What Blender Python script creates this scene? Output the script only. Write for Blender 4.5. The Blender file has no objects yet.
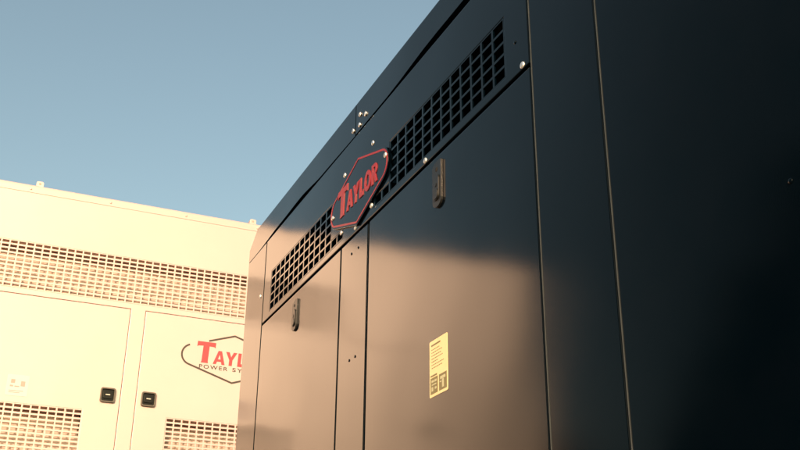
import bpy, bmesh, math, random
from mathutils import Vector, Matrix

random.seed(7)
sc = bpy.context.scene
COL = sc.collection
R = math.radians
H = 0.95                      # height of the camera above the ground


# ------------------------------------------------------------------ materials
def new_mat(name):
    m = bpy.data.materials.new(name)
    m.use_nodes = True
    nt = m.node_tree
    return m, nt, nt.nodes['Principled BSDF']


def noise(nt, scale, detail=3.0, rough=0.5, vec=None, dist=0.0):
    n = nt.nodes.new('ShaderNodeTexNoise')
    n.inputs['Scale'].default_value = scale
    n.inputs['Detail'].default_value = detail
    n.inputs['Roughness'].default_value = rough
    n.inputs['Distortion'].default_value = dist
    if vec is not None:
        nt.links.new(vec, n.inputs['Vector'])
    return n


def world_pos(nt):
    g = nt.nodes.new('ShaderNodeNewGeometry')
    return g.outputs['Position']


def ramp(nt, src, p0, c0, p1, c1):
    r = nt.nodes.new('ShaderNodeValToRGB')
    r.color_ramp.elements[0].position = p0
    r.color_ramp.elements[0].color = (*c0, 1)
    r.color_ramp.elements[1].position = p1
    r.color_ramp.elements[1].color = (*c1, 1)
    nt.links.new(src, r.inputs['Fac'])
    return r


def maprange(nt, src, a, b, c, d):
    r = nt.nodes.new('ShaderNodeMapRange')
    for k, v in zip(('From Min', 'From Max', 'To Min', 'To Max'), (a, b, c, d)):
        r.inputs[k].default_value = v
    nt.links.new(src, r.inputs['Value'])
    return r


def bump(nt, src, dist, strength=1.0, normal=None):
    b = nt.nodes.new('ShaderNodeBump')
    b.inputs['Distance'].default_value = dist
    b.inputs['Strength'].default_value = strength
    nt.links.new(src, b.inputs['Height'])
    if normal is not None:
        nt.links.new(normal, b.inputs['Normal'])
    return b


def simple(name, col, rough=0.5, metal=0.0, vary=0.08, scale=30.0, ior=1.5):
    m, nt, p = new_mat(name)
    n = noise(nt, scale, 4.0, vec=world_pos(nt))
    c0 = tuple(c * (1 - vary) for c in col)
    c1 = tuple(min(1, c * (1 + vary)) for c in col)
    r = ramp(nt, n.outputs['Fac'], 0.3, c0, 0.7, c1)
    nt.links.new(r.outputs['Color'], p.inputs['Base Color'])
    mr = maprange(nt, n.outputs['Fac'], 0.3, 0.7, rough * 0.85, min(1, rough * 1.15))
    nt.links.new(mr.outputs['Result'], p.inputs['Roughness'])
    p.inputs['Metallic'].default_value = metal
    p.inputs['IOR'].default_value = ior
    return m


def dark_paint():
    """thin dark lacquer: near-black body under a gloss whose strength climbs with the grazing angle"""
    m, nt, p = new_mat('glossy_dark_navy_paint')
    nt.nodes.remove(p)
    out = [n for n in nt.nodes if n.type == 'OUTPUT_MATERIAL'][0]
    pos = world_pos(nt)
    dust = noise(nt, 9.0, 6.0, 0.62, vec=pos)
    r = ramp(nt, dust.outputs['Fac'], 0.35, (0.0004, 0.0020, 0.0042), 0.75, (0.0010, 0.0026, 0.0050))
    # sheet metal is never dead flat: slow waves, plus a fine powder-coat peel
    wav = noise(nt, 1.9, 1.0, 0.4, vec=pos)
    b1 = bump(nt, wav.outputs['Fac'], 0.0055)
    peel = noise(nt, 420.0, 2.0, 0.5, vec=pos)
    b2 = bump(nt, peel.outputs['Fac'], 0.00010, 0.5, b1.outputs['Normal'])
    smudge = noise(nt, 2.3, 5.0, 0.6, vec=pos, dist=0.6)
    mr = maprange(nt, smudge.outputs['Fac'], 0.3, 0.75, 0.09, 0.125)
    df = nt.nodes.new('ShaderNodeBsdfDiffuse')
    nt.links.new(r.outputs['Color'], df.inputs['Color'])
    gl = nt.nodes.new('ShaderNodeBsdfGlossy')
    gl.inputs['Color'].default_value = (1, 1, 1, 1)
    nt.links.new(mr.outputs['Result'], gl.inputs['Roughness'])
    lw = nt.nodes.new('ShaderNodeLayerWeight')
    lw.inputs['Blend'].default_value = 0.5
    pw = nt.nodes.new('ShaderNodeMath')
    pw.operation = 'POWER'
    pw.inputs[1].default_value = 4.6
    nt.links.new(lw.outputs['Facing'], pw.inputs[0])
    f = maprange(nt, pw.outputs[0], 0.0, 1.0, 0.004, 1.0)
    mx = nt.nodes.new('ShaderNodeMixShader')
    nt.links.new(f.outputs['Result'], mx.inputs['Fac'])
    nt.links.new(df.outputs[0], mx.inputs[1])
    nt.links.new(gl.outputs[0], mx.inputs[2])
    nt.links.new(mx.outputs[0], out.inputs['Surface'])
    for n_ in (df, gl, lw):
        nt.links.new(b2.outputs['Normal'], n_.inputs['Normal'])
    return m


def cream_paint():
    m, nt, p = new_mat('cream_enclosure_paint')
    pos = world_pos(nt)
    n = noise(nt, 3.0, 6.0, 0.6, vec=pos)
    r = ramp(nt, n.outputs['Fac'], 0.3, (0.41, 0.300, 0.296), 0.7, (0.43, 0.315, 0.312))
    nt.links.new(r.outputs['Color'], p.inputs['Base Color'])
    p.inputs['Roughness'].default_value = 0.36
    p.inputs['Specular IOR Level'].default_value = 1.0
    wav = noise(nt, 1.6, 1.0, 0.4, vec=pos)
    b1 = bump(nt, wav.outputs['Fac'], 0.004)
    nt.links.new(b1.outputs['Normal'], p.inputs['Normal'])
    return m


def ground_mat():
    m, nt, p = new_mat('gravel_yard_surface')
    pos = world_pos(nt)
    v = nt.nodes.new('ShaderNodeTexVoronoi')
    v.inputs['Scale'].default_value = 38.0
    nt.links.new(pos, v.inputs['Vector'])
    big = noise(nt, 0.35, 6.0, 0.6, vec=pos)
    r1 = ramp(nt, v.outputs['Color'], 0.1, (0.17, 0.15, 0.125), 0.9, (0.30, 0.275, 0.235))
    r2 = ramp(nt, big.outputs['Fac'], 0.35, (0.75, 0.72, 0.68), 0.7, (1, 1, 1))
    mx = nt.nodes.new('ShaderNodeMix')
    mx.data_type = 'RGBA'
    mx.blend_type = 'MULTIPLY'
    mx.inputs['Factor'].default_value = 1.0
    nt.links.new(r1.outputs['Color'], mx.inputs['A'])
    nt.links.new(r2.outputs['Color'], mx.inputs['B'])
    nt.links.new(mx.outputs['Result'], p.inputs['Base Color'])
    p.inputs['Roughness'].default_value = 0.95
    b = bump(nt, v.outputs['Distance'], 0.02)
    nt.links.new(b.outputs['Normal'], p.inputs['Normal'])
    return m


M_DARK = dark_paint()
M_CREAM = cream_paint()
M_BLACK = simple('black_acoustic_foam', (0.006, 0.006, 0.006), 0.95, scale=60)
M_GASKET = simple('black_rubber_gasket', (0.006, 0.006, 0.007), 0.8)
M_ZINC = simple('bright_zinc_plate', (0.74, 0.77, 0.80), 0.5, 1.0)
M_PBOLT = simple('painted_bolt_head', (0.010, 0.013, 0.016), 0.35)
M_LATCH = simple('dark_cast_latch_metal', (0.010, 0.011, 0.012), 0.34, 0.0, vary=0.03, scale=12, ior=1.33)
M_RED = simple('red_sign_paint', (0.25, 0.015, 0.024), 0.45)
M_REDDECAL = simple('red_vinyl_decal', (0.50, 0.026, 0.036), 0.5)
M_INK = simple('dark_brown_decal_ink', (0.028, 0.019, 0.015), 0.5)
M_PLASTIC = simple('black_latch_plastic', (0.005, 0.0045, 0.004), 0.22, ior=1.28)
M_BEZEL = simple('worn_grey_latch_bezel', (0.055, 0.045, 0.036), 0.45)
M_YELLOW = simple('yellow_label_film', (0.74, 0.60, 0.36), 0.45, vary=0.03)
M_LABINK = simple('brown_label_ink', (0.15, 0.13, 0.055), 0.5)
M_PALE = simple('pale_label_print', (0.44, 0.44, 0.30), 0.5)
M_WHITELAB = simple('white_notice_film', (0.46, 0.37, 0.40), 0.5, vary=0.02)
M_GREYINK = simple('grey_notice_ink', (0.29, 0.215, 0.20), 0.6)
M_HOSE = simple('brown_rubber_hose', (0.09, 0.065, 0.045), 0.5)
M_PIPEGLEAM = simple('grey_pipe_and_gleam_metal', (0.35, 0.33, 0.30), 0.4, 0.6)
M_FOAM = simple('brown_grey_liner', (0.46, 0.35, 0.29), 0.9)
M_LINER = simple('dusty_cream_liner', (0.46, 0.355, 0.31), 0.8)
M_SKID = simple('black_skid_steel', (0.012, 0.012, 0.012), 0.55)
M_LEAF = simple('dark_evergreen_foliage', (0.030, 0.042, 0.018), 0.7, vary=0.4, scale=1.2)
M_BARK = simple('grey_brown_bark', (0.11, 0.085, 0.065), 0.9)
M_GROUND = ground_mat()


# ------------------------------------------------------------------ builders
def tag(o, label=None, cat=None, group=None, kind=None):
    for k, v in (('label', label), ('category', cat), ('group', group), ('kind', kind)):
        if v:
            o[k] = v


def world_loc(o):
    v = Vector((0, 0, 0))
    while o is not None:
        v += o.location
        o = o.parent
    return v


def link(name, bm, mat, parent=None, bevel=0.0, segs=3, smooth=False):
    """bm is in world coordinates"""
    off = world_loc(parent)
    bmesh.ops.translate(bm, verts=bm.verts, vec=-off)
    me = bpy.data.meshes.new(name)
    bm.to_mesh(me)
    bm.free()
    for mm in (mat if isinstance(mat, (list, tuple)) else (mat,)):
        me.materials.append(mm)
    if smooth:
        me.polygons.foreach_set('use_smooth', [True] * len(me.polygons))
    o = bpy.data.objects.new(name, me)
    COL.objects.link(o)
    o.parent = parent
    if bevel:
        b = o.modifiers.new('edge', 'BEVEL')
        b.width = bevel
        b.segments = segs
        b.limit_method = 'ANGLE'
        b.angle_limit = R(35)
    return o


def empty(name, loc):
    o = bpy.data.objects.new(name, None)
    COL.objects.link(o)
    o.location = loc
    o.empty_display_size = 0.3
    return o


def mapper(axis, plane):
    """(u, v, d) -> world; d runs inward from the outer face.  'x': face looks to -X, u = Y.  'y': face looks to -Y, u = X."""
    if axis == 'x':
        return lambda u, v, d: Vector((plane + d, u, v))
    return lambda u, v, d: Vector((u, plane + d, v))


def add_sheet(bm, mp, u0, u1, v0, v1, thick, holes=(), mi=0):
    us = sorted({round(x, 5) for x in [u0, u1] + [h[k] for h in holes for k in (0, 1)]})
    vs = sorted({round(x, 5) for x in [v0, v1] + [h[k] for h in holes for k in (2, 3)]})
    us = [u for u in us if u0 - 1e-6 <= u <= u1 + 1e-6]
    vs = [v for v in vs if v0 - 1e-6 <= v <= v1 + 1e-6]

    def solid(i, j):
        if i < 0 or j < 0 or i >= len(us) - 1 or j >= len(vs) - 1:
            return False
        cu, cv = (us[i] + us[i + 1]) / 2, (vs[j] + vs[j + 1]) / 2
        return not any(h[0] < cu < h[1] and h[2] < cv < h[3] for h in holes)
    cache = {}

    def V(i, j, k):
        key = (i, j, k)
        if key not in cache:
            cache[key] = bm.verts.new(mp(us[i], vs[j], thick if k else 0.0))
        return cache[key]
    fs = []
    for i in range(len(us) - 1):
        for j in range(len(vs) - 1):
            if not solid(i, j):
                continue
            fs.append(bm.faces.new((V(i, j, 0), V(i + 1, j, 0), V(i + 1, j + 1, 0), V(i, j + 1, 0))))
            fs.append(bm.faces.new((V(i, j, 1), V(i, j + 1, 1), V(i + 1, j + 1, 1), V(i + 1, j, 1))))
            for (di, dj, a, b) in ((-1, 0, (i, j), (i, j + 1)), (1, 0, (i + 1, j), (i + 1, j + 1)),
                                   (0, -1, (i, j), (i + 1, j)), (0, 1, (i, j + 1), (i + 1, j + 1))):
                if not solid(i + di, j + dj):
                    fs.append(bm.faces.new((V(*a, 0), V(*b, 0), V(*b, 1), V(*a, 1))))
    for f in fs:
        f.material_index = mi
    bmesh.ops.recalc_face_normals(bm, faces=fs)
    return fs


def sheet(name, axis, plane, u0, u1, v0, v1, thick, mat, parent, holes=(), bevel=0.0):
    bm = bmesh.new()
    add_sheet(bm, mapper(axis, plane), u0, u1, v0, v1, thick, holes)
    return link(name, bm, mat, parent, bevel)


def add_prism(bm, mp, poly, d0, d1, mi=0):
    """poly: list of (u, v); solid between depths d0 (outer) and d1 (inner)"""
    a = [bm.verts.new(mp(u, v, d0)) for u, v in poly]
    b = [bm.verts.new(mp(u, v, d1)) for u, v in poly]
    fs = [bm.faces.new(a), bm.faces.new(b[::-1])]
    n = len(poly)
    for i in range(n):
        fs.append(bm.faces.new((a[i], b[i], b[(i + 1) % n], a[(i + 1) % n])))
    for f in fs:
        f.material_index = mi
    bmesh.ops.recalc_face_normals(bm, faces=fs)
    return fs


def add_band(bm, mp, outer, inner, d0, d1, keep=None, mi=0):
    n = len(outer)
    runs = [i for i in range(n) if keep is None or keep(i)]
    for i in runs:
        j = (i + 1) % n
        q = [outer[i], outer[j], inner[j], inner[i]]
        a = [bm.verts.new(mp(u, v, d0)) for u, v in q]
        b = [bm.verts.new(mp(u, v, d1)) for u, v in q]
        fs = [bm.faces.new(a), bm.faces.new((a[0], a[1], b[1], b[0])), bm.faces.new((a[2], a[3], b[3], b[2]))]
        if (i - 1) % n not in runs:
            fs.append(bm.faces.new((a[3], a[0], b[0], b[3])))
        if j not in runs:
            fs.append(bm.faces.new((a[1], a[2], b[2], b[1])))
        for f in fs:
            f.material_index = mi
    bmesh.ops.remove_doubles(bm, verts=bm.verts, dist=1e-5)
    bmesh.ops.recalc_face_normals(bm, faces=bm.faces)


def rounded_rect(u0, u1, v0, v1, r, n=6):
    pts = []
    for cu, cv, a0 in ((u1 - r, v1 - r, 0), (u0 + r, v1 - r, 90), (u0 + r, v0 + r, 180), (u1 - r, v0 + r, 270)):
        for k in range(n + 1):
            a = R(a0 + 90 * k / n)
            pts.append((cu + r * math.cos(a), cv + r * math.sin(a)))
    return pts


def add_tube(bm, pts, r, n=10, mi=0):
    prev = None
    pts = [Vector(p) for p in pts]
    for i, p in enumerate(pts):
        t = (pts[min(i + 1, len(pts) - 1)] - pts[max(i - 1, 0)]).normalized()
        s = t.cross(Vector((0, 0, 1)))
        if s.length < 1e-3:
            s = t.cross(Vector((1, 0, 0)))
        s.normalize()
        w = s.cross(t)
        ring = [bm.verts.new(p + r * (math.cos(2 * math.pi * k / n) * s + math.sin(2 * math.pi * k / n) * w)) for k in range(n)]
        if prev:
            for k in range(n):
                f = bm.faces.new((prev[k], prev[(k + 1) % n], ring[(k + 1) % n], ring[k]))
                f.smooth = True
                f.material_index = mi
        prev = ring


# the badge outline: a long hexagon whose two ends are rounded (half width 1)
def badge_loop(a, inset=0.0):
    hh, m = 0.476, 0.32
    r = (hh - m) / (math.sqrt(1 + m * m) - m)
    c = 1 - r
    t = math.atan2(1, m)                      # direction of the upper right line's normal
    k = inset / a
    pts = []
    for j in range(13):
        ang = -t + 2 * t * j / 12
        pts.append((c + (r - k) * math.cos(ang), (r - k) * math.sin(ang)))
    kk = k * math.sqrt(1 + m * m)
    top = [(0.0, hh - kk)]
    left = [(-x, z) for x, z in pts[::-1]]
    # straight runs are cut up so that a gap can be left beside the big T

    def run(p, q, n):
        return [(p[0] + (q[0] - p[0]) * i / n, p[1] + (q[1] - p[1]) * i / n) for i in range(1, n)]
    loop = list(pts) + run(pts[-1], top[0], 4) + top + run(top[0], left[0], 12) + left
    bot = (0.0, -hh + kk)
    loop += run(left[-1], bot, 4) + [bot] + run(bot, pts[0], 4)
    return [(x * a, z * a) for x, z in loop]


def letters():
    """polygons of T A Y L O R, each (width, [polygons]) at cap height 1; pieces never overlap"""
    D = {}
    D['T'] = (0.86, [[(0, 1), (0.86, 1), (0.86, 0.74), (0.80, 0.79), (0.575, 0.80), (0.575, 0.10), (0.60, 0),
                      (0.26, 0), (0.285, 0.10), (0.285, 0.80), (0.06, 0.79), (0, 0.74)]])
    D['A'] = (1.02, [[(0, 0), (0.27, 0), (0.335, 0.20), (0.395, 0.38), (0.51, 0.73), (0.51, 1), (0.36, 1)],
                     [(0.51, 1), (0.51, 0.73), (0.625, 0.38), (0.685, 0.20), (0.75, 0), (1.02, 0), (0.66, 1)],
                     [(0.335, 0.20), (0.685, 0.20), (0.625, 0.38), (0.395, 0.38)]])
    D['Y'] = (0.98, [[(0, 1), (0.31, 1), (0.49, 0.64), (0.67, 1), (0.98, 1), (0.63, 0.42), (0.63, 0), (0.35, 0), (0.35, 0.42)]])
    D['L'] = (0.66, [[(0, 1), (0.28, 1), (0.28, 0.22), (0.58, 0.24), (0.66, 0.30), (0.66, 0), (0, 0)]])
    ring = []
    n = 28
    for i in range(n):
        a0, a1 = 2 * math.pi * i / n, 2 * math.pi * (i + 1) / n
        ring.append([(0.5 + 0.5 * math.cos(a0), 0.5 + 0.52 * math.sin(a0)), (0.5 + 0.5 * math.cos(a1), 0.5 + 0.52 * math.sin(a1)),
                     (0.5 + 0.23 * math.cos(a1), 0.5 + 0.30 * math.sin(a1)), (0.5 + 0.23 * math.cos(a0), 0.5 + 0.30 * math.sin(a0))])
    D['O'] = (1.0, ring)
    bowl = []
    for i in range(10):
        a0, a1 = R(-90 + 18 * i), R(-90 + 18 * (i + 1))
        bowl.append([(0.48 + 0.34 * math.cos(a0), 0.71 + 0.29 * math.sin(a0)), (0.48 + 0.34 * math.cos(a1), 0.71 + 0.29 * math.sin(a1)),
                     (0.48 + 0.09 * math.cos(a1), 0.71 + 0.11 * math.sin(a1)), (0.48 + 0.09 * math.cos(a0), 0.71 + 0.11 * math.sin(a0))])
    D['R'] = (0.90, [[(0, 0), (0.28, 0), (0.28, 1), (0, 1)],
                     [(0.28, 1), (0.28, 0.82), (0.48, 0.82), (0.48, 1)],
                     [(0.28, 0.60), (0.28, 0.42), (0.48, 0.42), (0.48, 0.60)],
                     [(0.34, 0.42), (0.60, 0.0), (0.92, 0.0), (0.62, 0.44), (0.48, 0.42)]] + bowl)
    return D


LET = letters()


def word_polys(u0, v0, width, hT, hs, slant, flip=False):
    """T in full height, AYLOR in small caps, fitted to the width; flip mirrors u (text seen on a face that looks to -X)"""
    gap = 0.11
    total = LET['T'][0] * hT
    wT = LET['T'][0] * hT
    rest = 'AYLOR'
    ws = sum(LET[c][0] * hs for c in rest) + gap * hs * 4
    sx = (width - wT * 0.96) / ws
    out = []
    x = 0.0
    for k, c in enumerate('T' + rest):
        h = hT if k == 0 else hs
        s = 1.0 if k == 0 else sx
        for poly in LET[c][1]:
            q = []
            for px, pz in poly:
                uu = x + px * h * s + slant * pz * h
                q.append((u0 - uu if flip else u0 + uu, v0 + pz * h))
            out.append(q)
        x += LET[c][0] * h * s + (0.02 * hT if k == 0 else gap * hs * sx)
        if k == 0:
            x -= 0.06 * hT
        if c == 'A':
            x -= 0.10 * hs
    return out


def bolt_mesh(r, h, axis='x'):
    bm = bmesh.new()
    n = 14
    prof = [(1.0, 0.0), (1.0, 0.35), (0.86, 0.72), (0.55, 0.95), (0.0, 1.0)]
    rows = []
    for pr, ph in prof[:-1]:
        row = []
        for k in range(n):
            a = 2 * math.pi * k / n
            q = (r * pr * math.cos(a), r * pr * math.sin(a), -ph * h)
            row.append(bm.verts.new((q[2], q[0], q[1]) if axis == 'x' else (q[0], q[2], q[1])))
        rows.append(row)
    tip = bm.verts.new((-h, 0, 0) if axis == 'x' else (0, -h, 0))
    for a, b in zip(rows, rows[1:]):
        for k in range(n):
            bm.faces.new((a[k], a[(k + 1) % n], b[(k + 1) % n], b[k])).smooth = True
    for k in range(n):
        bm.faces.new((rows[-1][k], rows[-1][(k + 1) % n], tip)).smooth = True
    bmesh.ops.recalc_face_normals(bm, faces=bm.faces)
    me = bpy.data.meshes.new('bolt')
    bm.to_mesh(me)
    bm.free()
    return me


def put_mesh(name, me, loc, parent):
    o = bpy.data.objects.new(name, me)
    COL.objects.link(o)
    o.parent = parent
    o.location = Vector(loc) - world_loc(parent)
    return o


# ------------------------------------------------------------------ setting
bm = bmesh.new()
S = 400.0
N = 24
for i in range(N + 1):
    for j in range(N + 1):
        bm.verts.new((-S + 2 * S * i / N, -S + 2 * S * j / N, 0))
bm.verts.ensure_lookup_table()
for i in range(N):
    for j in range(N):
        a = i * (N + 1) + j
        bm.faces.new([bm.verts[k] for k in (a, a + N + 1, a + N + 2, a + 1)])
g = link('ground', bm, M_GROUND)
tag(g, 'gravel yard under the two generator enclosures', kind='structure')


# ------------------------------------------------------------------ dark enclosure
PX = 1.0                                    # its long side looks to -X
YF, YN = 3.855, -0.75                       # far and near ends
BACK = 2.45
Z0 = 0.36                                   # underside of the sheet metal
ZB = 1.20 + H                               # the belt seam under the grilles
ZG = 1.546 + H                              # the seam under the roof
ZE = 1.604 + H                              # start of the end chamfers
ZT = 1.664 + H                              # roof edge

dark = empty('generator_enclosure', (1.7, 1.55, 0.0))
tag(dark, 'tall glossy dark navy generator enclosure with red lettered badge between two square-holed vents', 'generator')

TH = 0.028
EG = 0.003


def dsheet(name, u0, u1, v0, v1, holes=(), plane=PX, bevel=EG, mat=M_DARK, parent=dark, thick=TH):
    return sheet(name, 'x', plane, u0, u1, v0, v1, thick, mat, parent, holes, bevel)


# grille openings: 12 x 5 square holes with two more at the foot of each grille, beside the badge
PU, PV = 0.0556, 0.0325
GZ0, GZ1 = 1.226 + H, 1.226 + H + 5 * PV
GN0, GN1 = 1.688, 1.688 + 12 * PU           # near grille
GF1 = 3.500
GF0 = GF1 - 12 * PU                         # far grille
ex = 2 * PU
ops = [(GN0, GN1, GZ0, GZ1), (GN1, GN1 + ex, GZ0, GZ0 + PV), (GF0, GF1, GZ0, GZ1), (GF0 - ex, GF0, GZ0, GZ0 + PV)]
dsheet('upper_panel', 1.584, 3.592, ZB + 0.004, ZG, ops)


def grille(name, u0, ncol, extra_side):
    bm = bmesh.new()
    mp = mapper('x', PX + 0.0005)
    b = 0.0042
    hs = [(u0 + i * PU + b, u0 + (i + 1) * PU - b, GZ0 + j * PV + b * 0.8, GZ0 + (j + 1) * PV - b * 0.8) for i in range(ncol) for j in range(5)]
    add_sheet(bm, mp, u0, u0 + ncol * PU, GZ0, GZ0 + 5 * PV, 0.005, hs)
    e0 = u0 + ncol * PU if extra_side > 0 else u0 - ex
    hs = [(e0 + i * PU + b, e0 + (i + 1) * PU - b, GZ0 + b * 0.8, GZ0 + PV - b * 0.8) for i in range(2)]
    add_sheet(bm, mp, e0, e0 + ex, GZ0, GZ0 + PV, 0.005, hs)
    return link(name, bm, M_DARK, dark)


grille('vent_grille', GN0, 12, 1)
grille('vent_grille', GF0, 12, -1)

# posts, doors and end panels of the long side
dsheet('corner_post', 3.598, YF, Z0, ZG)
dsheet('door_post', 2.512, 2.728, Z0, ZB - 0.006)
dsheet('filler_panel', 1.3425, 1.577, Z0, ZE - 0.058)
dsheet('end_panel', YN, 1.3365, Z0, ZE - 0.058)
M_GLINT = simple('grey_edge_highlight', (0.028, 0.036, 0.042), 0.5)  # added thin strips; their grey stands in for the highlight along the panel edges
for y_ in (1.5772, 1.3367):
    sheet('edge_highlight', 'x', PX - 0.0006, y_, y_ + 0.0016, Z0, ZE - 0.058, 0.02, M_GLINT, dark)
door_far = dsheet('door', 2.736, 3.590, Z0 + 0.03, ZB - 0.006)
door_near = dsheet('door', 1.584, 2.500, Z0 + 0.03, ZB - 0.006)

# structure seen only through seams: black backing, foam lined plenum behind the grilles
bm = bmesh.new()
mp = mapper('x', PX + TH + 0.004)
add_sheet(bm, mp, YN + 0.05, YF - 0.05, Z0, ZE - 0.03, 0.012, [(GN0 - 0.03, GF1 + 0.03, GZ0 - 0.02, GZ1 + 0.03)])
link('inner_frame', bm, M_GASKET, dark)
bm = bmesh.new()
mp = mapper('x', PX + 0.42)
add_sheet(bm, mp, GN0 - 0.03, GF1 + 0.03, GZ0 - 0.15, GZ1 + 0.14, 0.02)
mpz = lambda u, v, d: Vector((v, u, GZ0 - 0.17 + d))
add_sheet(bm, mpz, GN0 - 0.03, GF1 + 0.03, PX + 0.045, PX + 0.42, 0.02)
link('sound_baffle', bm, M_BLACK, dark)
bm = bmesh.new()
add_tube(bm, [(1.20, 1.66, GZ0 - 0.14), (1.17, 1.70, GZ0 + 0.02), (1.16, 1.76, GZ0 + 0.10), (1.22, 1.86, GZ0 + 0.16), (1.3, 1.98, GZ0 + 0.2)], 0.017)
add_tube(bm, [(1.16, 1.86, GZ0 - 0.14), (1.13, 1.88, GZ0 - 0.02), (1.14, 1.96, GZ0 + 0.05), (1.2, 2.1, GZ0 + 0.06), (1.3, 2.25, GZ0 + 0.05)], 0.013)
add_tube(bm, [(1.13, 1.66, GZ0 + 0.09), (1.13, 1.72, GZ0 + 0.135), (1.15, 1.80, GZ0 + 0.15), (1.25, 1.9, GZ0 + 0.25)], 0.010)
link('hose', bm, M_HOSE, dark)
bm = bmesh.new()
add_tube(bm, [(1.10, 1.64, GZ0 + 0.150), (1.10, 1.695, GZ0 + 0.140), (1.11, 1.75, GZ0 + 0.150)], 0.0045)
link('cable', bm, M_PIPEGLEAM, dark)

# roof: two long panels whose lower lips gape a little over the upper panel, rounded over at the top
def roof_panel(y0, y1, gaps):
    bm = bmesh.new()
    n = 40
    cols = []
    ys = sorted([y0 + (y1 - y0) * i / n for i in range(n + 1)] + [y for y in (YN + 0.10, YF - 0.10) if y0 < y < y1])
    for y in ys:
        zt = ZE + (ZT - ZE) * min(1.0, max(0.0, (YF - y) / 0.10), max(0.0, (y - YN) / 0.10))
        gp = gaps[-1][1]
        for (ya, ga), (yb, gb) in zip(gaps, gaps[1:]):
            if ya <= y <= yb:
                s = (y - ya) / (yb - ya)
                s = s * s * (3 - 2 * s)
                gp = ga + (gb - ga) * s
        prof = [(PX + 0.030, ZG + gp), (PX, ZG + gp)]
        prof += [(PX, zt - 0.0025), (PX + 0.0007, zt + 0.0002), (PX + 0.003, zt + 0.001)]
        prof += [(PX + 0.40, zt + 0.035), (BACK - 0.40, zt + 0.035), (BACK - 0.003, zt), (BACK, zt - 0.003), (BACK, ZG)]
        cols.append([bm.verts.new((x, y, z)) for x, z in prof])
    m = len(cols[0])
    for a, b in zip(cols, cols[1:]):
        for k in range(m - 1):
            f = bm.faces.new((a[k], b[k], b[k + 1], a[k + 1]))
    bm.faces.new(cols[0])
    bm.faces.new(cols[-1][::-1])
    bmesh.ops.recalc_face_normals(bm, faces=bm.faces)
    return link('roof_panel', bm, M_DARK, dark)


roof_panel(YN, 2.634, [(YN, 0.012), (1.2, 0.020), (1.6, 0.026), (2.05, 0.024), (2.40, 0.007), (2.64, 0.006)])
roof_panel(2.640, YF, [(2.63, 0.004), (2.95, 0.007), (3.18, 0.020), (3.42, 0.014), (3.75, 0.0015), (3.86, 0.0015)])

# ends and back
bm = bmesh.new()
my = lambda pl, s: (lambda u, v, d: Vector((u, pl + s * d, v)))
add_sheet(bm, my(YF, -1), PX + 0.030, BACK, Z0, ZG, 0.02)
link('end_wall', bm, M_DARK, dark, 0.004)
bm = bmesh.new()
add_sheet(bm, my(YN, 1), PX + 0.030, BACK, Z0, ZG, 0.02)
link('end_wall', bm, M_DARK, dark, 0.004)
bm = bmesh.new()
add_sheet(bm, lambda u, v, d: Vector((BACK - d, u, v)), YN + 0.022, YF - 0.022, Z0, ZG - 0.002, 0.02)
link('back_wall', bm, M_DARK, dark, 0.004)
bm = bmesh.new()
mz = lambda u, v, d: Vector((u, v, Z0 - 0.004 - d))
add_sheet(bm, mz, PX + 0.03, BACK - 0.03, YN + 0.05, YF - 0.05, Z0 - 0.004,
          [(PX + 0.16, BACK - 0.16, YN + 0.25, YF - 0.25)])
link('skid_base', bm, M_SKID, dark, 0.006)

# latches
def latch(y, z, w, h, parent):
    bm = bmesh.new()
    mp = mapper('x', PX - 0.0005)
    r = w / 2
    body = [(y - r, z + h / 2 - 0.004), (y - r + 0.006, z + h / 2), (y + r - 0.012, z + h / 2 - 0.003), (y + r, z + h / 2 - 0.014)]
    for k in range(0, 9):
        a = R(180 * k / 8)
        body.append((y + r * math.cos(a), z - h / 2 + r * 0.75 - r * 0.75 * math.sin(a)))
    add_prism(bm, mp, body, -0.006, 0.0)
    # raised lever with a finger dish, pivot pin and the key slot
    lev = rounded_rect(y - r * 0.62, y + r * 0.62, z - h * 0.36, z + h * 0.18, r * 0.45, 4)
    add_prism(bm, mp, lev, -0.0090, -0.0061)
    tip = rounded_rect(y - r * 0.5, y + r * 0.5, z - h * 0.34, z - h * 0.12, r * 0.40, 4)
    add_prism(bm, mp, tip, -0.0110, -0.0091)
    pin = [(y + 0.0055 * math.cos(2 * math.pi * k / 12), z - 0.004 + 0.0055 * math.sin(2 * math.pi * k / 12)) for k in range(12)]
    add_prism(bm, mp, pin, -0.0105, -0.0091)
    slot = rounded_rect(y - 0.006, y + 0.006, z + h * 0.27, z + h * 0.36, 0.004, 3)
    add_prism(bm, mp, slot, -0.0066, -0.0059, 1)
    return link('latch', bm, (M_LATCH, M_BLACK), parent, 0.0012, 2)


latch(2.036, 1.110 + H, 0.050, 0.128, door_near)
latch(3.166, 1.107 + H, 0.050, 0.112, door_far)

# printed label on the near door
mp = mapper('x', PX - 0.0010)
bm = bmesh.new()
LY0, LY1, LZ0, LZ1 = 1.9965, 2.0925, 0.575 + H, 0.711 + H
add_prism(bm, mp, rounded_rect(LY0, LY1, LZ0, LZ1, 0.004, 3), 0.0, 0.0008)


def lb(fu0, fu1, fv0, fv1, d, mi):
    """a printed patch; fu counts from the label's left edge (far side) to its right, fv upward"""
    w, h = LY1 - LY0, LZ1 - LZ0
    add_prism(bm, mp, [(LY1 - fu0 * w, LZ0 + fv0 * h), (LY1 - fu1 * w, LZ0 + fv0 * h), (LY1 - fu1 * w, LZ0 + fv1 * h), (LY1 - fu0 * w, LZ0 + fv1 * h)], -d, 0.0004, mi)


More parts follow.
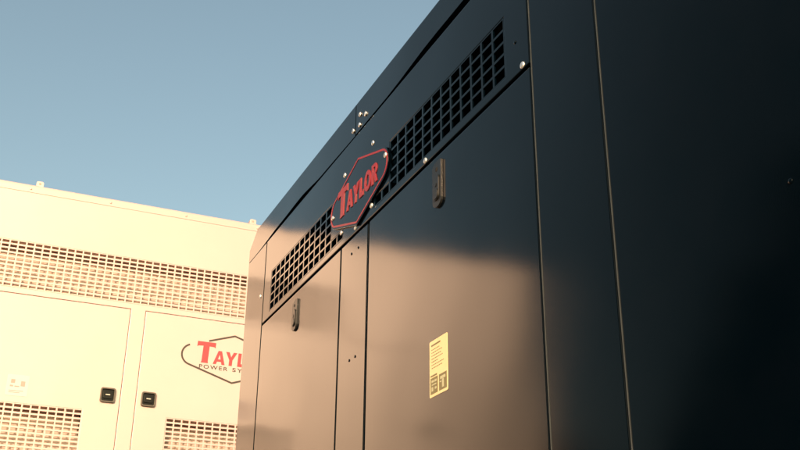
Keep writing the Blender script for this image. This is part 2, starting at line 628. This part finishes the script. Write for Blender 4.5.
lb(0.10, 0.62, 0.900, 0.930, 0.0003, 1)
for k, (a, b_) in enumerate(((0.12, 0.56), (0.12, 0.70), (0.12, 0.66), (0.12, 0.74), (0.12, 0.48), (0.12, 0.80), (0.12, 0.72))):
    z_ = 0.83 - k * 0.055
    x_ = a
    while x_ < b_:
        wl = random.uniform(0.03, 0.11)
        lb(x_, min(b_, x_ + wl), z_, z_ + 0.014, 0.0003, 3)
        x_ += wl + 0.022
lb(0.06, 0.46, 0.050, 0.335, 0.0003, 1)
lb(0.53, 0.95, 0.050, 0.335, 0.0003, 1)
lb(0.06, 0.42, 0.355, 0.385, 0.0003, 1)
for (a, b_, c, d_) in ((0.12, 0.24, 0.25, 0.29), (0.28, 0.40, 0.25, 0.29), (0.13, 0.38, 0.20, 0.22), (0.12, 0.20, 0.10, 0.17), (0.30, 0.39, 0.12, 0.16),
                       (0.60, 0.88, 0.24, 0.29), (0.70, 0.79, 0.09, 0.235), (0.58, 0.66, 0.19, 0.21)):
    lb(a, b_, c, d_, 0.0006, 2)
lab = link('warning_label', bm, (M_YELLOW, M_LABINK, M_PALE, M_LABINK), door_near)
lab['label'] = 'pale yellow printed label with two brown blocks at its foot'

# badge: a dark plate on stand-offs, with a raised red outline and red lettering
BY, BZ, BA = 2.587, 1.333 + H, 0.233
OFF = 0.007
mp = mapper('x', PX - OFF)
bm = bmesh.new()
plate = badge_loop(BA, -0.006)
add_prism(bm, mp, [(BY + x, BZ + z) for x, z in plate], 0.0, 0.004)
badge = link('badge_plate', bm, M_DARK, dark, 0.001, 2)
bm = bmesh.new()
o_, i_ = badge_loop(BA, 0.0), badge_loop(BA, 0.0060)
# seen from -X the picture's left is +Y, so the gap by the T lies at +Y on the upper run
nl = len(o_)


def keep_dark(i):
    x, z = o_[i]
    return True


add_band(bm, mp, [(BY + x, BZ + z) for x, z in o_], [(BY + x, BZ + z) for x, z in i_], -0.0012, 0.0, keep_dark)
link('badge_border', bm, M_RED, badge)
bm = bmesh.new()
for poly in word_polys(BY + 0.170, BZ - 0.038, 0.338, 0.099, 0.065, 0.04, True):
    add_prism(bm, mp, poly, -0.0022, -0.0003)
bmesh.ops.remove_doubles(bm, verts=bm.verts, dist=1e-5)
link('badge_lettering', bm, M_RED, badge)

# bolts
zb = bolt_mesh(0.0082, 0.0038)
zb.materials.append(M_ZINC)
for y, z in ((2.597, 1.606), (2.549, 1.583), (2.599, 1.569), (2.654, 1.574), (2.486, 1.449), (2.721, 1.446), (2.486, 1.240), (2.612, 1.219),
             (2.736, 1.250), (2.115, 1.214), (1.613, 1.214)):
    xx = PX if z < 1.546 else PX - 0.0015
    put_mesh('bolt', zb, (xx, y, z + H), dark)
for y, z in ((2.800, 1.3247), (2.367, 1.349)):
    put_mesh('bolt', zb, (PX - OFF - 0.0012, y, z + H), dark)
put_mesh('bolt', zb, (PX, 3.64, 1.33 + H), dark)
pb = bolt_mesh(0.0042, 0.0025)
pb.materials.append(M_DARK)
for y, z in ((0.926, 0.622), (1.640, 1.290), (2.634, 0.808), (2.588, 0.808), (2.640, 1.143), (2.585, 1.143)):
    put_mesh('rivet', pb, (PX, y, z + H), dark)

# ------------------------------------------------------------------ cream enclosure
CY = 6.5
CX0, CX1 = -2.03, 5.25
CB = CY + 2.6
CT = 0.4495 * CY + H
ZC0 = 0.42
cream = empty('generator_enclosure', (1.6, CY + 1.3, 0.0))
tag(cream, 'sunlit cream generator enclosure with red lettering in a brown outline on its door', 'generator')


def csheet(name, u0, u1, v0, v1, holes=(), plane=CY, bevel=0.003, mat=M_CREAM, parent=cream, thick=0.03):
    return sheet(name, 'y', plane, u0, u1, v0, v1, thick, mat, parent, holes, bevel)


CP, CV = 0.0511, 0.0290
CG1 = 0.3865 * CY + H                      # top of the upper grille
CDT = 0.3312 * CY + H                      # top of the doors
NR = 11
G0 = CG1 - NR * CV
# upper grille runs the length of the side
ncu = int((CX1 - CX0 - 0.5) / CP)
gu1 = 1.735
gu0 = gu1 - CP * 41
gu2, gu3 = gu1 + 0.55, gu1 + 0.55 + CP * 50
doors = []
for a in (-1.205, 0.995 - 1.08 + 0.0, 1.005, 2.12, 3.235):
    doors.append(a)
dw = 1.0
D = [(-1.215, -0.205), (-0.100, 0.910), (1.012, 2.022), (2.125, 3.135), (3.240, 4.250)]
CGAP = 0.0030
hd = [(a - CGAP, b + CGAP, ZC0 + 0.12 - CGAP, CDT + CGAP) for a, b in D]
csheet('side_wall', CX0, CX1, ZC0, CT - 0.0585, hd + [(gu0, gu1, G0, CG1), (gu2, gu3, G0, CG1)])


def perf(name, u0, ncol, ztop, nrow, parent):
    bm = bmesh.new()
    mp = mapper('y', CY)
    b, bv = 0.0048, 0.0056
    hs = [(u0 + i * CP + b, u0 + (i + 1) * CP - b, ztop - (j + 1) * CV + bv, ztop - j * CV - bv) for i in range(ncol) for j in range(nrow)]
    add_sheet(bm, mp, u0, u0 + ncol * CP, ztop - nrow * CV, ztop, 0.005, hs)
    # sloping sheet behind the holes: deep at the top, close behind the face at the foot
    u1, zb_ = u0 + ncol * CP, ztop - nrow * CV
    q = [(u0, CY + 0.012, zb_), (u1, CY + 0.012, zb_), (u1, CY + 0.15, ztop + 0.004), (u0, CY + 0.15, ztop + 0.004)]
    a = [bm.verts.new(p) for p in q]
    c = [bm.verts.new((p[0], p[1] + 0.006, p[2] - 0.002)) for p in q]
    bm.faces.new(a).material_index = 2
    bm.faces.new(c[::-1]).material_index = 2
    for i in range(4):
        bm.faces.new((a[i], c[i], c[(i + 1) % 4], a[(i + 1) % 4]))
    # closed top and ends of that chamber
    t = [bm.verts.new(p) for p in ((u0, CY + 0.006, ztop + 0.004), (u1, CY + 0.006, ztop + 0.004), (u1, CY + 0.16, ztop + 0.007), (u0, CY + 0.16, ztop + 0.007))]
    bm.faces.new(t).material_index = 1
    return link(name, bm, (M_CREAM, M_FOAM, M_LINER), parent)


perf('vent_grille', gu0, 41, CG1, NR, cream)
perf('vent_grille', gu2, 50, CG1, NR, cream)

LG = 0.2242 * CY + H
for k, (a, b) in enumerate(D):
    if k % 2:
        g1 = a + 0.79
        nc = 14
        g0 = g1 - nc * CP
    else:
        g0 = a + 0.2035
        nc = 14
        g1 = g0 + nc * CP
    zl = LG - 13 * CV
    d = csheet('door', a, b, ZC0 + 0.12, CDT, [(g0, g1, zl, LG)] if k else [])
    if k:
        perf('vent_grille', g0, nc, LG, 13, d)
    # paddle latch in a square bezel
    hx = b - 0.078 if k % 2 else a + 0.077
    hz = 0.2405 * CY + H
    bm = bmesh.new()
    mp = mapper('y', CY)
    w, h = 0.047, 0.047
    outer, inner = rounded_rect(hx - w, hx + w, hz - h, hz + h, 0.014, 5), rounded_rect(hx - w * 0.80, hx + w * 0.80, hz - h * 0.80, hz + h * 0.80, 0.010, 5)
    add_band(bm, mp, outer, inner, -0.014, 0.0, None, 0)
    add_prism(bm, mp, rounded_rect(hx - w * 0.80, hx + w * 0.80, hz - h * 0.80, hz + h * 0.80, 0.010, 5), -0.003, 0.001, 1)
    add_prism(bm, mp, rounded_rect(hx - w * 0.62, hx + w * 0.62, hz - h * 0.50, hz + h * 0.62, 0.010, 5), -0.010, -0.0031, 1)
    add_prism(bm, mp, rounded_rect(hx - w * 0.30, hx + w * 0.30, hz - h * 0.06, hz + h * 0.12, 0.003, 4), -0.015, -0.0101, 2)  # pale bar added to stand in for the gleam on the paddle
    link('latch', bm, (M_BEZEL, M_PLASTIC, M_PIPEGLEAM), d, 0.0015, 2)
    doors.append(d)
    if k == 2:
        d['label'] = 'door with the red lettering in a brown outline'
        # decal
        mp = mapper('y', CY - 0.0012)
        EX, EZ, EA = 1.627, 0.1452 * CY + H + 0.953, 0.358
        EZ = 1.897 + H
        bm = bmesh.new()
        oo, ii = badge_loop(EA, 0.0), badge_loop(EA, 0.0125)

        def keep_cream(i):
            x, z = oo[i]
            return not (z > 0.05 and -0.298 < x < -0.165)
        add_band(bm, mp, [(EX + x, EZ + z) for x, z in oo], [(EX + x, EZ + z) for x, z in ii], 0.0, 0.001, keep_cream)
        link('decal_outline', bm, M_INK, d)
        bm = bmesh.new()
        for poly in word_polys(1.368, 1.850 + H, 0.520, 0.146, 0.094, 0.05):
            add_prism(bm, mp, poly, 0.0, 0.001)
        bmesh.ops.remove_doubles(bm, verts=bm.verts, dist=1e-5)
        link('decal_lettering', bm, M_REDDECAL, d)
        for word, x0, x1 in (('POWER', 1.397, 1.592), ('SYSTEMS', 1.625, 1.897)):
            cu = bpy.data.curves.new('small_lettering', 'FONT')
            cu.body = word
            cu.size = 0.044
            cu.space_character = 1.30
            cu.extrude = 0.0005
            cu.offset = 0.0007
            tmp = bpy.data.objects.new('tmp', cu)
            COL.objects.link(tmp)
            dg = bpy.context.evaluated_depsgraph_get()
            dg.update()
            me = bpy.data.meshes.new_from_object(tmp.evaluated_get(dg))
            bpy.data.objects.remove(tmp)
            xs = [v.co.x for v in me.vertices]
            sx = (x1 - x0) / (max(xs) - min(xs))
            me.transform(Matrix.Translation((x0 - min(xs) * sx, CY - 0.0008, 1.812 + H)) @ Matrix.Rotation(R(90), 4, 'X') @ Matrix.Diagonal((sx, 0.85, 1, 1)))
            bm = bmesh.new()
            bm.from_mesh(me)
            link('small_lettering', bm, M_INK, d)
    if k == 1:
        bm = bmesh.new()
        mp = mapper('y', CY - 0.0015)
        add_prism(bm, mp, rounded_rect(0.222, 0.350, 1.500 + H, 1.632 + H, 0.004, 3), 0.0, 0.0016, 0)
        for (u0, u1, v0, v1) in ((0.246, 0.270, 1.578, 1.602), (0.305, 0.330, 1.562, 1.594), (0.243, 0.262, 1.556, 1.566), (0.270, 0.298, 1.556, 1.563), (0.240, 0.325, 1.530, 1.534), (0.240, 0.305, 1.519, 1.523)):
            add_prism(bm, mp, [(u0, v0 + H), (u1, v0 + H), (u1, v1 + H), (u0, v1 + H)], -0.0004, 0.0, 1)
        link('notice', bm, (M_WHITELAB, M_GREYINK), d)

# interior backing seen through seams
bm = bmesh.new()
add_sheet(bm, mapper('y', CY + 0.45), CX0 + 0.05, CX1 - 0.05, ZC0, CT - 0.08, 0.02)
link('inner_frame', bm, M_BLACK, cream)
bm = bmesh.new()
for a, b in D:
    add_sheet(bm, mapper('y', CY + 0.034), a - 0.04, b + 0.04, ZC0 + 0.10, CDT + 0.03, 0.006, [(a + 0.03, b - 0.03, ZC0 + 0.17, CDT - 0.03)])
link('door_frame', bm, M_CREAM, cream)
# roof cap, proud of the side by a few millimetres and bent over at the top
bm = bmesh.new()
prof = [(CY + 0.02, CT - 0.058), (CY - 0.0012, CT - 0.058), (CY - 0.0012, CT - 0.022), (CY + 0.001, CT - 0.008), (CY + 0.012, CT), (CY + 0.6, CT + 0.05),
        (CB - 0.6, CT + 0.05), (CB - 0.012, CT), (CB + 0.006, CT - 0.02), (CB + 0.006, CT - 0.058)]
A = [bm.verts.new((CX0 - 0.006, y, z)) for y, z in prof]
B = [bm.verts.new((CX1 + 0.006, y, z)) for y, z in prof]
for k in range(len(prof) - 1):
    bm.faces.new((A[k], B[k], B[k + 1], A[k + 1]))
bm.faces.new(A[::-1])
bm.faces.new(B)
bmesh.ops.recalc_face_normals(bm, faces=bm.faces)
roof = link('roof', bm, M_CREAM, cream)
cb = bolt_mesh(0.008, 0.005, 'y')
cb.materials.append(M_CREAM)
for i in range(14):
    put_mesh('rivet', cb, (CX0 + 0.12 + 0.52 * i, CY - 0.0012, CT - 0.034), roof)


def lug(x):
    bm = bmesh.new()
    mp = mapper('y', CY + 0.012)
    pts = [(x - 0.023, CT - 0.006), (x + 0.023, CT - 0.006), (x + 0.023, CT + 0.028)]
    pts += [(x + 0.017, CT + 0.036), (x - 0.017, CT + 0.036), (x - 0.023, CT + 0.028)]
    add_prism(bm, mp, pts, 0.0, 0.05)
    hole = [(x + 0.008 * math.cos(2 * math.pi * k / 14), CT + 0.019 + 0.008 * math.sin(2 * math.pi * k / 14)) for k in range(14)]
    add_prism(bm, mp, hole, -0.0012, 0.0, 1)
    return link('lifting_lug', bm, (M_CREAM, M_GREYINK), cream, 0.003, 2)


for x in (0.222 - 1.475, 0.222, 1.697, 1.697 + 1.475, 1.697 + 2.95):
    lug(x)
for X, s in ((CX0, 1), (CX1, -1)):
    bm = bmesh.new()
    add_sheet(bm, lambda u, v, d, X=X, s=s: Vector((X + s * d, u, v)), CY + 0.032, CB - 0.022, ZC0, CT - 0.062, 0.02)
    link('end_wall', bm, M_CREAM, cream)
bm = bmesh.new()
add_sheet(bm, lambda u, v, d: Vector((u, CB - d, v)), CX0, CX1, ZC0, CT - 0.062, 0.02)
link('back_wall', bm, M_CREAM, cream)
bm = bmesh.new()
add_sheet(bm, lambda u, v, d: Vector((u, v, ZC0 - 0.004 - d)), CX0 + 0.03, CX1 - 0.03, CY + 0.03, CB - 0.03, ZC0 - 0.004, [(CX0 + 0.3, CX1 - 0.3, CY + 0.25, CB - 0.25)])
link('skid_base', bm, M_SKID, cream, 0.006)

# ------------------------------------------------------------------ trees to the left (outside the frame; the dark panels mirror them)
bm = bmesh.new()
rnd = random.Random(3)
spots = [(-8.5, 3.6, 8.5), (-9.5, 6.6, 8.6), (-8.6, 9.4, 8.0), (-10.0, 12.2, 7.4), (-11.5, 15.0, 6.4), (-13.5, 18.5, 6.2), (-12.5, 22.5, 6.4), (-10.5, 25.5, 5.2),
         (-14.5, 9.5, 9.5), (-15.0, 4.5, 9.5), (-12.0, 0.6, 7.5)]
for (tx, ty, th) in spots:
    add_tube(bm, [(tx, ty, 0), (tx + 0.1, ty, th * 0.3), (tx + 0.05, ty + 0.1, th * 0.85)], 0.14, 8, 1)
    for k in range(900):
        h = rnd.random() ** 0.8
        z = 0.6 + h * (th - 0.6)
        rr = (1 - h) ** 0.75 * th * 0.27 + 0.15
        a = rnd.uniform(0, 2 * math.pi)
        q = rr * math.sqrt(rnd.uniform(0.15, 1.0)) * rnd.uniform(0.8, 1.12)
        c = Vector((tx + q * math.cos(a), ty + q * math.sin(a), z - 0.22 * q))
        s = rnd.uniform(0.18, 0.42)
        d1 = Vector((math.cos(a), math.sin(a), rnd.uniform(-0.5, 0.2))).normalized()
        d2 = Vector((-math.sin(a), math.cos(a), rnd.uniform(-0.6, 0.6))).normalized()
        v = [bm.verts.new(c + s * (x * d1 + y * d2)) for x, y in ((-0.6, -0.3), (0.3, -0.55), (1.0, 0.0), (0.3, 0.55), (-0.6, 0.3))]
        bm.faces.new(v)
tl = link('treeline', bm, (M_LEAF, M_BARK))
tag(tl, 'dark evergreen wood beside the yard', kind='stuff')

# ------------------------------------------------------------------ light
SUN = Vector((-0.40, -0.85, 0.35)).normalized()
w = bpy.data.worlds.new('World')
sc.world = w
w.use_nodes = True
nt = w.node_tree
bg = nt.nodes['Background']
sky = nt.nodes.new('ShaderNodeTexSky')
sky.sky_type = 'NISHITA'
sky.sun_disc = False
sky.sun_elevation = math.asin(SUN.z)
sky.sun_rotation = math.atan2(SUN.x, SUN.y)
sky.altitude = 0
sky.air_density = 1.0
sky.dust_density = 6.0
sky.ozone_density = 0.0
tint = nt.nodes.new('ShaderNodeMix')          # the photograph's white balance: a little less blue
tint.data_type = 'RGBA'
tint.blend_type = 'MULTIPLY'
tint.inputs['Factor'].default_value = 1.0
tint.inputs['B'].default_value = (1.03, 1.06, 0.88, 1)
nt.links.new(sky.outputs['Color'], tint.inputs['A'])
nt.links.new(tint.outputs['Result'], bg.inputs['Color'])
bg.inputs['Strength'].default_value = 0.14
ld = bpy.data.lights.new('Sun', 'SUN')
ld.energy = 3.5
ld.angle = R(0.5)
ld.color = (1.0, 0.62, 0.41)
sun = bpy.data.objects.new('Sun', ld)
COL.objects.link(sun)
sun.location = SUN * 30
sun.rotation_euler = SUN.to_track_quat('Z', 'Y').to_euler()

# ------------------------------------------------------------------ camera
cd = bpy.data.cameras.new('Camera')
cam = bpy.data.objects.new('Camera', cd)
COL.objects.link(cam)
yaw, pitch, roll = R(23.7106), R(23.7485), R(0.4978)
fw = Vector((math.sin(yaw) * math.cos(pitch), math.cos(yaw) * math.cos(pitch), math.sin(pitch)))
r0 = Vector((math.cos(yaw), -math.sin(yaw), 0))
u0 = r0.cross(fw)
r_ = math.cos(roll) * r0 + math.sin(roll) * u0
u_ = -math.sin(roll) * r0 + math.cos(roll) * u0
cam.matrix_world = Matrix(((r_.x, u_.x, -fw.x, 0), (r_.y, u_.y, -fw.y, 0), (r_.z, u_.z, -fw.z, H), (0, 0, 0, 1)))
cd.sensor_fit = 'HORIZONTAL'
cd.sensor_width = 36.0
cd.lens = 36.0 * 1002.41 / 800.0
cd.clip_start = 0.05
cd.clip_end = 2000.0
sc.camera = cam

vs = sc.view_settings
sc.display_settings.display_device = 'sRGB'
vs.view_transform = 'Standard'
vs.look = 'None'
vs.exposure = 0.75
vs.gamma = 1.0
vs.use_curve_mapping = False
